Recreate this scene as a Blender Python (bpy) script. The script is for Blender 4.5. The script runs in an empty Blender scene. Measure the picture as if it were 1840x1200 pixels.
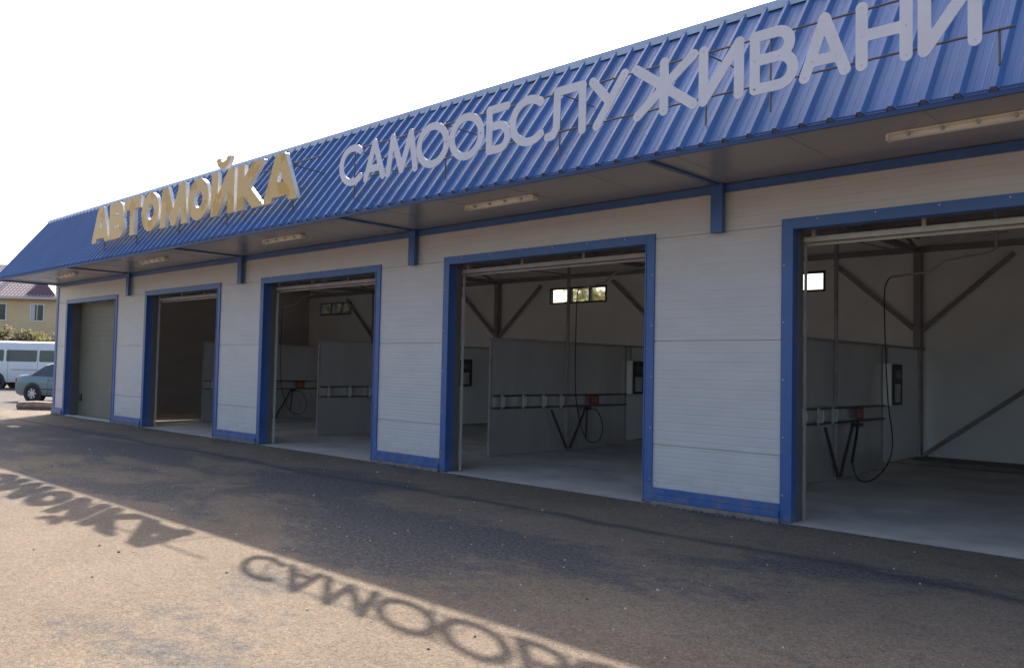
import bpy, math, random
import numpy as np
from mathutils import Vector, Matrix
random.seed(7)
S = bpy.context.scene
COL = S.collection
rad = math.radians

# ------------------------------------------------------------------ camera
F_PX, YAW, PITCH, ROLL, CAM_D, CAM_H = 1505.92, -0.75684, 0.04103, 0.02102, 8.6351, 1.6
fw = Vector((math.sin(YAW)*math.cos(PITCH), math.cos(YAW)*math.cos(PITCH), math.sin(PITCH)))
r0 = fw.cross(Vector((0, 0, 1))).normalized()
u0 = r0.cross(fw)
rt = math.cos(ROLL)*r0 + math.sin(ROLL)*u0
up = -math.sin(ROLL)*r0 + math.cos(ROLL)*u0
cd = bpy.data.cameras.new('camera')
cd.sensor_width = 36.0
cd.lens = 36.0*F_PX/1840.0
cd.clip_start = 0.05
cd.clip_end = 2000
cam = bpy.data.objects.new('camera', cd)
COL.objects.link(cam)
m = Matrix((rt, up, -fw)).transposed().to_4x4()
m.translation = Vector((0, -CAM_D, CAM_H))
cam.matrix_world = m
S.camera = cam

# ------------------------------------------------------------------ light
SUN = Vector((-0.89, 0.80, 1.0)).normalized()      # towards the sun
sun_el = math.asin(SUN.z)
w = bpy.data.worlds.new('World')
S.world = w
w.use_nodes = True
nt = w.node_tree
bg = nt.nodes['Background']
sky = nt.nodes.new('ShaderNodeTexSky')
sky.sky_type = 'NISHITA'
sky.sun_disc = False
sky.sun_elevation = sun_el
sky.sun_rotation = math.atan2(SUN.x, SUN.y)
sky.dust_density = 4.0
sky.air_density = 1.0
sky.ozone_density = 1.0
nt.links.new(sky.outputs[0], bg.inputs[0])
bg.inputs[1].default_value = 0.13
sl = bpy.data.lights.new('sun', 'SUN')
sl.energy = 3.7
sl.angle = rad(0.55)
sl.color = (1.0, 0.91, 0.77)
so = bpy.data.objects.new('sun', sl)
COL.objects.link(so)
so.rotation_euler = SUN.to_track_quat('Z', 'Y').to_euler()
S.view_settings.view_transform = 'Standard'
S.view_settings.look = 'None'
S.view_settings.gamma = 1.0
S.view_settings.exposure = 1.33
S.cycles.max_bounces = 16
S.cycles.diffuse_bounces = 12
S.cycles.glossy_bounces = 6

# ------------------------------------------------------------------ materials
MATS = {}
def mat(name, col, rough=0.6, metal=0.0, var=0.0, vscale=3.0, bump=0.0, bscale=40.0, spec=0.5, col2=None, mix=(0.45, 0.6), emit=None, trans=0.0, detail=4.0, stretch=None):
    if name in MATS: return MATS[name]
    m = bpy.data.materials.new(name)
    m.use_nodes = True
    n = m.node_tree.nodes; l = m.node_tree.links
    b = n['Principled BSDF']
    b.inputs['Base Color'].default_value = (*col, 1)
    b.inputs['Roughness'].default_value = rough
    b.inputs['Metallic'].default_value = metal
    b.inputs['Specular IOR Level'].default_value = spec
    if trans: b.inputs['Transmission Weight'].default_value = trans
    tc = n.new('ShaderNodeTexCoord')
    src = tc.outputs['Object']
    if stretch:
        mp = n.new('ShaderNodeMapping'); mp.inputs['Scale'].default_value = stretch
        l.new(src, mp.inputs['Vector']); src = mp.outputs['Vector']
    if var or col2:
        t = n.new('ShaderNodeTexNoise'); t.inputs['Scale'].default_value = vscale; t.inputs['Detail'].default_value = detail
        t.inputs['Roughness'].default_value = 0.6
        l.new(src, t.inputs['Vector'])
        r = n.new('ShaderNodeValToRGB')
        if col2:
            r.color_ramp.elements[0].position = mix[0]; r.color_ramp.elements[1].position = mix[1]
            r.color_ramp.elements[0].color = (*col, 1); r.color_ramp.elements[1].color = (*col2, 1)
        else:
            r.color_ramp.elements[0].position = 0.3; r.color_ramp.elements[1].position = 0.7
            r.color_ramp.elements[0].color = (*[c*(1-var) for c in col], 1); r.color_ramp.elements[1].color = (*[min(1, c*(1+var)) for c in col], 1)
        l.new(t.outputs['Fac'], r.inputs['Fac']); l.new(r.outputs['Color'], b.inputs['Base Color'])
    if bump:
        t = n.new('ShaderNodeTexNoise'); t.inputs['Scale'].default_value = bscale; t.inputs['Detail'].default_value = 3
        l.new(src, t.inputs['Vector'])
        bp = n.new('ShaderNodeBump'); bp.inputs['Strength'].default_value = bump; bp.inputs['Distance'].default_value = 0.01
        l.new(t.outputs['Fac'], bp.inputs['Height']); l.new(bp.outputs['Normal'], b.inputs['Normal'])
    if emit:
        b.inputs['Emission Color'].default_value = (*emit[0], 1); b.inputs['Emission Strength'].default_value = emit[1]
    MATS[name] = m
    return m

BLUE = mat('blue_painted_steel', (0.045, 0.112, 0.31), 0.38, var=0.10, vscale=2.0, bump=0.05, bscale=8)
BLUE_ROOF = mat('blue_profiled_sheet', (0.052, 0.125, 0.31), 0.42, var=0.14, vscale=1.3, bump=0.04, bscale=5, stretch=(1, .3, .3))
BLUE_CAP = mat('pale_blue_flashing', (0.34, 0.41, 0.52), 0.4, var=0.12, vscale=2.5)
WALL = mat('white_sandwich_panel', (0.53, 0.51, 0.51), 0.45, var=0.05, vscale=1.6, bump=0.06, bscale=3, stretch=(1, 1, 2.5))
def add_splash(m, z0=.55, amt=.5, colr=(.25, .2, .16)):
    n = m.node_tree.nodes; l = m.node_tree.links; b = n['Principled BSDF']
    src = b.inputs['Base Color'].links[0].from_socket
    tc = n.new('ShaderNodeTexCoord'); sp = n.new('ShaderNodeSeparateXYZ'); l.new(tc.outputs['Object'], sp.inputs[0])
    t = n.new('ShaderNodeTexNoise'); t.inputs['Scale'].default_value = 7; t.inputs['Detail'].default_value = 6; l.new(tc.outputs['Object'], t.inputs['Vector'])
    mr = n.new('ShaderNodeMapRange'); mr.inputs[1].default_value = z0; mr.inputs[2].default_value = .1; mr.inputs[3].default_value = 0; mr.inputs[4].default_value = 1; l.new(sp.outputs['Z'], mr.inputs[0])
    m1 = n.new('ShaderNodeMath'); m1.operation = 'MULTIPLY'; l.new(mr.outputs[0], m1.inputs[0])
    r = n.new('ShaderNodeMapRange'); r.inputs[1].default_value = .42; r.inputs[2].default_value = .62; r.inputs[3].default_value = 0; r.inputs[4].default_value = amt; l.new(t.outputs['Fac'], r.inputs[0]); l.new(r.outputs[0], m1.inputs[1])
    mx = n.new('ShaderNodeMix'); mx.data_type = 'RGBA'; l.new(m1.outputs[0], mx.inputs[0]); l.new(src, mx.inputs[6]); mx.inputs[7].default_value = (*colr, 1)
    l.new(mx.outputs[2], b.inputs['Base Color'])
add_splash(WALL, .5, .22); add_splash(BLUE, .4, .35)
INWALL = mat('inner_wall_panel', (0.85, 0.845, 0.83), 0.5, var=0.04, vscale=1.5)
SOFFIT = mat('soffit_sheet', (0.36, 0.34, 0.345), 0.2, var=0.05, vscale=1.2)
CONC = mat('concrete_floor', (0.56, 0.50, 0.44), 0.75, var=0.22, vscale=1.2, bump=0.2, bscale=30)
TANKERB = mat('tan_kerb', (0.22, 0.185, 0.155), 0.85, var=0.15, vscale=4)
STEEL = mat('dark_primed_steel', (0.32, 0.28, 0.275), 0.6, var=0.15, vscale=5)
GALV = mat('galvanised_steel', (0.52, 0.52, 0.50), 0.42, metal=0.35, var=0.1, vscale=8)
GREYJAMB = mat('grey_jamb_steel', (0.12, 0.11, 0.11), 0.5, var=0.12, vscale=3)
PANEL = mat('brushed_steel_sheet', (0.60, 0.58, 0.57), 0.26, metal=0.55, var=0.10, vscale=1.5, bump=0.05, bscale=12, stretch=(1, 1, .3))
PIPE = mat('dark_pipe', (0.09, 0.08, 0.08), 0.4, metal=0.3)
RUBBER = mat('black_rubber', (0.02, 0.02, 0.022), 0.5)
RED = mat('red_sign', (0.30, 0.05, 0.045), 0.5, var=0.1, vscale=20)
LAMPW = mat('lamp_plastic', (0.74, 0.70, 0.62), 0.35, var=0.06, vscale=9)
LAMPD = mat('lamp_diffuser', (0.82, 0.80, 0.75), 0.25)
LGREY = mat('grey_letter_plate', (0.64, 0.62, 0.66), 0.5, var=0.05, vscale=3)
YEL = mat('yellow_letter_face', (0.62, 0.385, 0.11), 0.4, col2=(0.54, 0.28, 0.015), mix=(0.53, 0.56), vscale=2.0, detail=3)
LSIDE = mat('white_acrylic_side', (0.72, 0.70, 0.68), 0.35, var=0.03)
ROOFD = mat('roof_deck', (0.16, 0.15, 0.16), 0.6, var=0.2, vscale=2)
CEIL = mat('ceiling_sheet', (0.2, 0.18, 0.2), 0.5, var=0.15, vscale=1.2)
OLIVE = mat('olive_garage_door', (0.150, 0.146, 0.112), 0.5, var=0.10, vscale=1.4)
GLASS = mat('dark_vehicle_glass', (0.03, 0.035, 0.04), 0.08, spec=0.8, var=0.3, vscale=2)
PANE = mat('window_pane', (0.85, 0.88, 0.88), 0.05, trans=1.0)
DFRAME = mat('dark_window_frame', (0.06, 0.05, 0.05), 0.5)
WHITEPVC = mat('white_pvc', (0.75, 0.76, 0.76), 0.4)
CARPAINT = mat('silver_blue_paint', (0.17, 0.235, 0.25), 0.3, metal=0.3, var=0.04, vscale=2)
VANPAINT = mat('white_van_paint', (0.70, 0.70, 0.72), 0.35, var=0.05, vscale=1.2)
RIM = mat('silver_rim', (0.6, 0.6, 0.6), 0.35, metal=0.5)
TYRE = mat('tyre_rubber', (0.02, 0.02, 0.02), 0.85, bump=0.3, bscale=60)
OCHRE = mat('ochre_render', (0.66, 0.49, 0.28), 0.85, var=0.10, vscale=0.5, bump=0.2, bscale=8)
BARK = mat('bark', (0.10, 0.075, 0.055), 0.9, var=0.3, vscale=6, bump=0.5, bscale=20)
STONE = mat('kerb_stone', (0.2, 0.145, 0.12), 0.85, var=0.25, vscale=6, bump=0.5, bscale=25)
REDLAMP = mat('red_tail_lamp', (0.35, 0.02, 0.02), 0.2)
BLACKP = mat('black_plastic', (0.03, 0.03, 0.032), 0.45)
WIREM = mat('wire_black', (0.03, 0.03, 0.03), 0.6)

def leafmat(name, c1, c2):
    m = mat(name, c1, 0.6, col2=c2, mix=(0.4, 0.6), vscale=1.3, detail=5)
    n = m.node_tree.nodes; l = m.node_tree.links; b = n['Principled BSDF']; out = n['Material Output']
    tr = n.new('ShaderNodeBsdfTranslucent'); l.new(b.inputs['Base Color'].links[0].from_socket, tr.inputs['Color'])
    ms = n.new('ShaderNodeMixShader'); ms.inputs[0].default_value = .5
    l.new(b.outputs[0], ms.inputs[1]); l.new(tr.outputs[0], ms.inputs[2]); l.new(ms.outputs[0], out.inputs['Surface'])
    return m
LEAF_Y = leafmat('yellow_green_leaves', (0.20, 0.20, 0.07), (0.32, 0.30, 0.11))
LEAF_G = leafmat('green_leaves', (0.045, 0.075, 0.025), (0.10, 0.13, 0.04))
LEAF_B = leafmat('brownish_leaves', (0.18, 0.155, 0.09), (0.27, 0.235, 0.14))

# worn and oily patches of bare asphalt (+) and dust drifts (-): x, y, half sizes, strength
STAINS = [(-16.3, -2.3, 3.4, .55, .16), (-10.5, -2.5, 2.6, .7, .2), (-7.0, -3.1, 2.0, .9, .22), (-5.2, -3.0, 1.4, .6, .16), (-5.9, -1.6, 1.2, .3, .14), (-3.2, -2.9, .9, .35, .08), (-3.1, -1.7, .9, .35, .12), (-2.0, -2.9, 1.8, 1.2, -.12),
          (-12.8, -3.0, 2.2, .35, -.2), (-12.0, -.9, 3.5, .5, -.2), (-5.2, -2.1, .9, .22, -.24), (-4.1, -1.95, .8, .22, -.24), (-2.1, -1.1, .9, .3, -.15), (-3.5, -3.95, 1.0, .35, -.2), (-18.4, -.8, 4, .5, -.2), (-7.9, -.55, 1.8, .3, -.2), (-5.3, -6.2, 1.2, .5, -.04), (-6.4, -6.3, 1.2, .5, -.05), (-3.5, -5.6, 1.5, .6, -.12)]
def ground_mat():
    m = bpy.data.materials.new('dusty_asphalt'); m.use_nodes = True
    n = m.node_tree.nodes; l = m.node_tree.links; b = n['Principled BSDF']
    b.inputs['Roughness'].default_value = 0.9
    b.inputs['Specular IOR Level'].default_value = 0.25
    tc = n.new('ShaderNodeTexCoord'); P = tc.outputs['Object']
    def noise(sc, det=5, rough=.6, vec=P, dist=0.0):
        t = n.new('ShaderNodeTexNoise'); t.inputs['Scale'].default_value = sc; t.inputs['Detail'].default_value = det
        t.inputs['Roughness'].default_value = rough; t.inputs['Distortion'].default_value = dist
        l.new(vec, t.inputs['Vector']); return t.outputs['Fac']
    def ramp(f, p0, p1, c0=(0, 0, 0), c1=(1, 1, 1)):
        r = n.new('ShaderNodeValToRGB'); r.color_ramp.elements[0].position = p0; r.color_ramp.elements[1].position = p1
        r.color_ramp.elements[0].color = (*c0, 1); r.color_ramp.elements[1].color = (*c1, 1); l.new(f, r.inputs['Fac']); return r.outputs['Color']
    def mth(op, a, b_=0.0, clamp=False):
        t = n.new('ShaderNodeMath'); t.operation = op; t.use_clamp = clamp
        for i, v in enumerate((a, b_)):
            if isinstance(v, (int, float)): t.inputs[i].default_value = v
            else: l.new(v, t.inputs[i])
        return t.outputs[0]
    def mix(fac, a, b_, typ='MIX'):
        t = n.new('ShaderNodeMix'); t.data_type = 'RGBA'; t.blend_type = typ
        if isinstance(fac, float): t.inputs[0].default_value = fac
        else: l.new(fac, t.inputs[0])
        for i, v in ((6, a), (7, b_)):
            if isinstance(v, tuple): t.inputs[i].default_value = (*v, 1)
            else: l.new(v, t.inputs[i])
        return t.outputs[2]
    sep = n.new('ShaderNodeSeparateXYZ'); l.new(P, sep.inputs[0])
    Y = sep.outputs['Y']; X = sep.outputs['X']
    mp = n.new('ShaderNodeMapping'); mp.inputs['Scale'].default_value = (0.55, 1.0, 1); l.new(P, mp.inputs['Vector'])
    # dust
    dust = mix(ramp(noise(0.8, 6), .32, .68), (0.128, 0.099, 0.072), (0.174, 0.137, 0.103))
    dust = mix(mth('MULTIPLY', ramp(noise(9, 5, .7), .3, .75), .45), dust, (0.27, 0.21, 0.165))
    # bare asphalt where traffic and water removed the dust; a ramp adds more inside the roof's cast shadow, painting it darker
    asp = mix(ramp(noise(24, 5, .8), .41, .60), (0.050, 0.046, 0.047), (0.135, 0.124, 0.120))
    roof_shade = n.new('ShaderNodeMapRange'); roof_shade.inputs[1].default_value = -4.95; roof_shade.inputs[2].default_value = -4.35
    roof_shade.inputs[3].default_value = -0.19; roof_shade.inputs[4].default_value = 0.045; roof_shade.interpolation_type = 'SMOOTHSTEP'
    l.new(Y, roof_shade.inputs[0])
    nearb2 = n.new('ShaderNodeMapRange'); nearb2.inputs[1].default_value = -1.9; nearb2.inputs[2].default_value = -0.4
    nearb2.inputs[3].default_value = 0.0; nearb2.inputs[4].default_value = -0.10; nearb2.interpolation_type = 'SMOOTHSTEP'
    l.new(Y, nearb2.inputs[0])
    big = noise(0.42, 7, .62, mp.outputs[0], 0.4)
    big = mth('ADD', mth('MULTIPLY', mth('SUBTRACT', big, .5), 1.7), .5)
    k = mth('ADD', mth('ADD', big, roof_shade.outputs[0]), nearb2.outputs[0])
    rl = n.new('ShaderNodeMapRange'); rl.inputs[1].default_value = -27.5; rl.inputs[2].default_value = -31; rl.inputs[3].default_value = 0; rl.inputs[4].default_value = .24
    l.new(X, rl.inputs[0]); k = mth('ADD', k, rl.outputs[0])
    k = mth('ADD', k, mth('MULTIPLY', mth('SUBTRACT', noise(6, 6, .8), .5), .55))
    k = mth('ADD', k, mth('MULTIPLY', mth('SUBTRACT', noise(2.0, 5, .7, mp.outputs[0], .6), .5), .26))
    def blob(cx, cy, rx, ry, amp):
        dx = mth('DIVIDE', mth('SUBTRACT', X, cx), rx); dy = mth('DIVIDE', mth('SUBTRACT', Y, cy), ry)
        dd = mth('ADD', mth('MULTIPLY', dx, dx), mth('MULTIPLY', dy, dy))
        return mth('MULTIPLY', mth('SUBTRACT', 1.0, dd, True), amp)
    for args in STAINS: k = mth('ADD', k, blob(*args))
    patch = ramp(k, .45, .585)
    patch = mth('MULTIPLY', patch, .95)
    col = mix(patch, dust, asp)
    # damp drip line running along the building
    wob = mth('MULTIPLY', mth('SUBTRACT', noise(0.22, 3), .5), 1.0)
    d = mth('ABSOLUTE', mth('ADD', mth('ADD', Y, 1.55), wob))
    line = mth('SUBTRACT', 1.0, mth('DIVIDE', d, .15), True)
    line = mth('MULTIPLY', mth('MULTIPLY', line, ramp(noise(1.3, 4), .25, .5)), .9)
    col = mix(line, col, (0.055, 0.05, 0.052))
    va = n.new('ShaderNodeTexVoronoi'); va.inputs['Scale'].default_value = 62; l.new(P, va.inputs['Vector'])
    sx = n.new('ShaderNodeSeparateXYZ'); l.new(va.outputs['Color'], sx.inputs[0])
    col = mix(1.0, col, ramp(sx.outputs['X'], 0, 1, (.82, .81, .80), (1.20, 1.20, 1.20)), 'MULTIPLY')
    vb = n.new('ShaderNodeTexVoronoi'); vb.inputs['Scale'].default_value = 21; l.new(P, vb.inputs['Vector'])
    sy = n.new('ShaderNodeSeparateXYZ'); l.new(vb.outputs['Color'], sy.inputs[0])
    spot = mth('MULTIPLY', ramp(vb.outputs['Distance'], .12, .3, (1, 1, 1), (0, 0, 0)), ramp(sy.outputs['Y'], .90, .93))
    col = mix(mth('MULTIPLY', spot, .7), col, (0.05, 0.045, 0.042))
    # grain, tiny chips
    vo = n.new('ShaderNodeTexVoronoi'); vo.inputs['Scale'].default_value = 55; l.new(P, vo.inputs['Vector'])
    chips = ramp(vo.outputs['Distance'], .10, .22, (1, 1, 1), (0, 0, 0))
    sel = ramp(noise(16, 2), .56, .62)
    col = mix(mth('MULTIPLY', mth('MULTIPLY', chips, sel), .55), col, (0.42, 0.37, 0.31))
    g0 = ramp(noise(34, 4, .8), .40, .60, (.80, .79, .78), (1.18, 1.18, 1.18)); col = mix(1.0, col, g0, 'MULTIPLY')
    g = ramp(noise(100, 3, .8), .40, .60, (.72, .72, .72), (1.28, 1.28, 1.28))
    col = mix(1.0, col, g, 'MULTIPLY')
    l.new(col, b.inputs['Base Color'])
    bp = n.new('ShaderNodeBump'); bp.inputs['Strength'].default_value = .55; bp.inputs['Distance'].default_value = .012
    hh = mth('ADD', noise(45, 4, .7), mth('MULTIPLY', noise(3, 4), 1.2))
    l.new(hh, bp.inputs['Height']); l.new(bp.outputs[0], b.inputs['Normal'])
    return m
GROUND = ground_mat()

def tile_mat():
    m = bpy.data.materials.new('pink_metal_tiles'); m.use_nodes = True
    n = m.node_tree.nodes; l = m.node_tree.links; b = n['Principled BSDF']; b.inputs['Roughness'].default_value = .5
    tc = n.new('ShaderNodeTexCoord'); mp = n.new('ShaderNodeMapping'); l.new(tc.outputs['Object'], mp.inputs[0])
    br = n.new('ShaderNodeTexBrick'); br.offset = 0; br.inputs['Scale'].default_value = 2.0
    br.inputs['Color1'].default_value = (.50, .42, .40, 1); br.inputs['Color2'].default_value = (.42, .34, .325, 1); br.inputs['Mortar'].default_value = (.13, .07, .08, 1)
    br.inputs['Mortar Size'].default_value = .13; br.inputs['Brick Width'].default_value = .62; br.inputs['Row Height'].default_value = .8
    l.new(mp.outputs[0], br.inputs['Vector']); l.new(br.outputs[0], b.inputs['Base Color'])
    return m
TILE = tile_mat()

# ------------------------------------------------------------------ mesh helpers
class MB:
    def __init__(s): s.v = []; s.f = []; s.mi = []
    def add(s, vs, fs, mi=0):
        o = len(s.v); s.v += [tuple(p) for p in vs]; s.f += [tuple(i+o for i in f) for f in fs]; s.mi += [mi]*len(fs); return s
    def box(s, x0, x1, y0, y1, z0, z1, mi=0):
        vs = [(x0,y0,z0),(x1,y0,z0),(x1,y1,z0),(x0,y1,z0),(x0,y0,z1),(x1,y0,z1),(x1,y1,z1),(x0,y1,z1)]
        return s.add(vs, [(0,3,2,1),(4,5,6,7),(0,1,5,4),(1,2,6,5),(2,3,7,6),(3,0,4,7)], mi)
    def bar(s, a, b, w, h=None, mi=0, ref=(0, 0, 1)):
        a = Vector(a); b = Vector(b); h = h or w; d = (b-a).normalized(); r = Vector(ref)
        if abs(d.dot(r)) > .98: r = Vector((1, 0, 0))
        p = d.cross(r).normalized(); q = p.cross(d)
        vs = [c + p*sx*w/2 + q*sy*h/2 for c in (a, b) for sx, sy in ((-1,-1),(1,-1),(1,1),(-1,1))]
        return s.add(vs, [(0,3,2,1),(4,5,6,7),(0,1,5,4),(1,2,6,5),(2,3,7,6),(3,0,4,7)], mi)
    def tube(s, pts, r, n=8, mi=0, cap=True):
        pts = [Vector(p) for p in pts]; rings = []; prev = None
        for i, p in enumerate(pts):
            d = (pts[min(i+1, len(pts)-1)] - pts[max(i-1, 0)]).normalized()
            if prev is None:
                rf = Vector((0, 0, 1)) if abs(d.z) < .9 else Vector((1, 0, 0)); q = d.cross(rf).normalized()
            else: q = (prev - d*prev.dot(d)).normalized()
            prev = q; t = d.cross(q); rr = r[i] if isinstance(r, (list, tuple)) else r
            rings.append([p + (q*math.cos(2*math.pi*k/n) + t*math.sin(2*math.pi*k/n))*rr for k in range(n)])
        vs = [v for R in rings for v in R]
        fs = [(i*n+k, i*n+(k+1) % n, (i+1)*n+(k+1) % n, (i+1)*n+k) for i in range(len(pts)-1) for k in range(n)]
        if cap: fs += [tuple(range(n))[::-1], tuple((len(pts)-1)*n+k for k in range(n))]
        return s.add(vs, fs, mi)
    def build(s, name, mats, parent=None, smooth=False, bevel=0, loc=None):
        me = bpy.data.meshes.new(name); me.from_pydata(s.v, [], s.f)
        if not isinstance(mats, (list, tuple)): mats = [mats]
        for m_ in mats: me.materials.append(m_)
        for p, i in zip(me.polygons, s.mi): p.material_index = i; p.use_smooth = smooth
        me.update()
        o = bpy.data.objects.new(name, me); COL.objects.link(o)
        if parent: o.parent = parent
        if loc: o.location = loc
        if bevel:
            md = o.modifiers.new('bevel', 'BEVEL'); md.width = bevel; md.segments = 2; md.limit_method = 'ANGLE'
        return o
def tag(o, label=None, cat=None, group=None, kind=None):
    if label: o['label'] = label
    if cat: o['category'] = cat
    if group: o['group'] = group
    if kind: o['kind'] = kind
    return o
def empty(name, loc=(0, 0, 0), rz=0, **k):
    o = bpy.data.objects.new(name, None); COL.objects.link(o); o.location = loc; o.rotation_euler = (0, 0, rz)
    o.empty_display_size = .3
    return tag(o, **k)
def copy_tree(o, parent=None):
    c = o.copy(); COL.objects.link(c)
    if parent: c.parent = parent
    for ch in [q for q in bpy.data.objects if q.parent == o]: copy_tree(ch, c)
    return c

# ------------------------------------------------------------------ dimensions
XL, XR = -26.44, 6.95
DOORS = [(-25.66, -22.05), (-20.41, -16.65), (-15.02, -11.18), (-9.61, -5.76), (-4.12, -0.27), (1.38, 5.23)]
ZD, ZW = 3.285, 3.77
GRID = [-21.25, -15.72, -10.29, -4.87, 0.56, 6.0]
YB = 8.45                      # back wall
EY, EZ = -1.60, 3.79           # eave
RY, RZ = -0.27, 5.56           # top of slope

# ------------------------------------------------------------------ ground
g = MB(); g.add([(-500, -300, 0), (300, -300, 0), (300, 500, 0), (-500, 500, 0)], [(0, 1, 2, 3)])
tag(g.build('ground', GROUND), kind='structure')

# ------------------------------------------------------------------ the car wash
W_ = empty('car_wash_building', (XL, 0, 0), label='long white panel car wash with blue trim and six drive-in bays', cat='building')
OFF = Vector((-XL, 0, 0))
def part(mb, name, mats, parent=None, **k):
    o = mb.build(name, mats, parent or W_, **k)
    if parent is None: o.location = OFF       # parts are written in world coordinates
    return o

def profiled(mb, x0, x1, z0, z1, y=0.0, joints=(0.72, 1.97, 3.22), pitch=0.052):
    """facing -Y: shallow horizontal ribs every ~10 cm and open joints between panels"""
    zs = []
    z = z0; k0 = math.ceil((z0+.001)/pitch)
    marks = []
    k = k0
    while k*pitch < z1-.005:
        marks.append((k*pitch, 'g' if k % 2 else 'h')); k += 1
    for j in joints:
        if z0+.02 < j < z1-.02: marks = [q for q in marks if abs(q[0]-j) > .04] + [(j, 'j')]
    marks.sort()
    pts = [(y, z0)]
    for z, t in marks:
        if t == 'g': pts += [(y, z-.010), (y+.0022, z-.004), (y+.0022, z+.004), (y, z+.010)]
        elif t == 'h': pts += [(y, z-.006), (y+.0010, z-.002), (y+.0010, z+.002), (y, z+.006)]
        else: pts += [(y, z-.006), (y+.018, z-.004), (y+.018, z+.004), (y, z+.006)]
    pts.append((y, z1))
    pts = [p for i, p in enumerate(pts) if i == 0 or p[1] > pts[i-1][1]-1e-6]
    vs = []
    for (yy, z) in pts: vs += [(x0, yy, z), (x1, yy, z)]
    fs = [(2*i, 2*i+1, 2*i+3, 2*i+2) for i in range(len(pts)-1)]
    mb.add(vs, fs)

wall = MB(); inner = MB()
piers = [(XL, DOORS[0][0])] + [(DOORS[i][1], DOORS[i+1][0]) for i in range(5)] + [(DOORS[5][1], XR)]
for a, b in piers:
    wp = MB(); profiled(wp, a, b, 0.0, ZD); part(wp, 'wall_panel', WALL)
    inner.box(a+.02, b-.02, .05, .12, 0.0, ZD+.01)
profiled(wall, XL, XR, ZD, ZW+.1)
inner.box(XL+.02, XR-.02, .052, .118, ZD, 5.3)
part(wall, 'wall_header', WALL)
# side wall (left gable), facing -X, and right gable
sw = MB()
part(MB().box(XL, XL+.12, .121, YB, 0, 4.6), 'side_wall', WALL); part(MB().box(XR-.12, XR, .121, YB, 0, 4.6), 'side_wall', WALL)
inner2 = MB()
part(inner, 'inner_wall', INWALL)
# back wall with window openings
WINX = [(-24.75+.0, -23.0), (-20.3, -18.4), (-14.75, -12.85), (-9.1, -7.2), (-3.5, -1.6), (2.2, 4.1)]
WINX[0] = (-25.6, -23.75)
bw = MB(); zb0, zb1 = 3.34, 3.77
xs = [XL]
for a, b in WINX: xs += [a, b]
xs.append(XR)
def backstrip(x0, x1, z0, z1):
    bw.box(x0, x1, YB, YB+.12, z0, z1)
# ribs of the inside lining
backstrip(XL, XR, 0, zb0)
backstrip(XL, XR, zb1, 4.6)
for i in range(0, len(xs), 2): backstrip(xs[i], xs[i+1], zb0, zb1)
part(bw, 'back_wall', INWALL)
for a, b in WINX:
    fr = MB(); t = .045
    fr.box(a, b, YB-.02, YB+.09, zb0, zb0+t); fr.box(a, b, YB-.02, YB+.09, zb1-t, zb1)
    for x in (a, a+(b-a)*.36, a+(b-a)*.70, b-t): fr.box(x, x+t, YB-.021, YB+.089, zb0+t, zb1-t)
    fo = part(fr, 'window', DFRAME)
    pn = MB(); pn.box(a+t, b-t, YB+.03, YB+.036, zb0+t, zb1-t)
    pn.build('pane', PANE, fo)

# floor
fl = MB()
fl.box(XL+.02, XR-.02, .0, YB, -.1, .009)
for a, b in DOORS: fl.box(a+.05, b-.05, -.04, .0, -.1, .0088)
part(fl, 'floor_slab', CONC)
for a, b in DOORS: part(MB().box(a+.05, b-.05, -.048, -.0402, -.1, .0092), 'added_slab_edge_cover', mat('added_dark_edge_cover', (.09, .085, .08), .9))  # added dark strip covering the slab front that bounce light brightens
kb = MB(); kb.box(XL+.12, XR-.12, 7.55, YB, .014, .10); part(kb, 'back_kerb', TANKERB, bevel=.01)
for a, b in piers: part(MB().box(a, b, -.05, .0, -.05, .055), 'plinth', mat('plinth_concrete', (.20, .18, .17), .9, var=.3, vscale=9, bump=.6, bscale=30))

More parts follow.
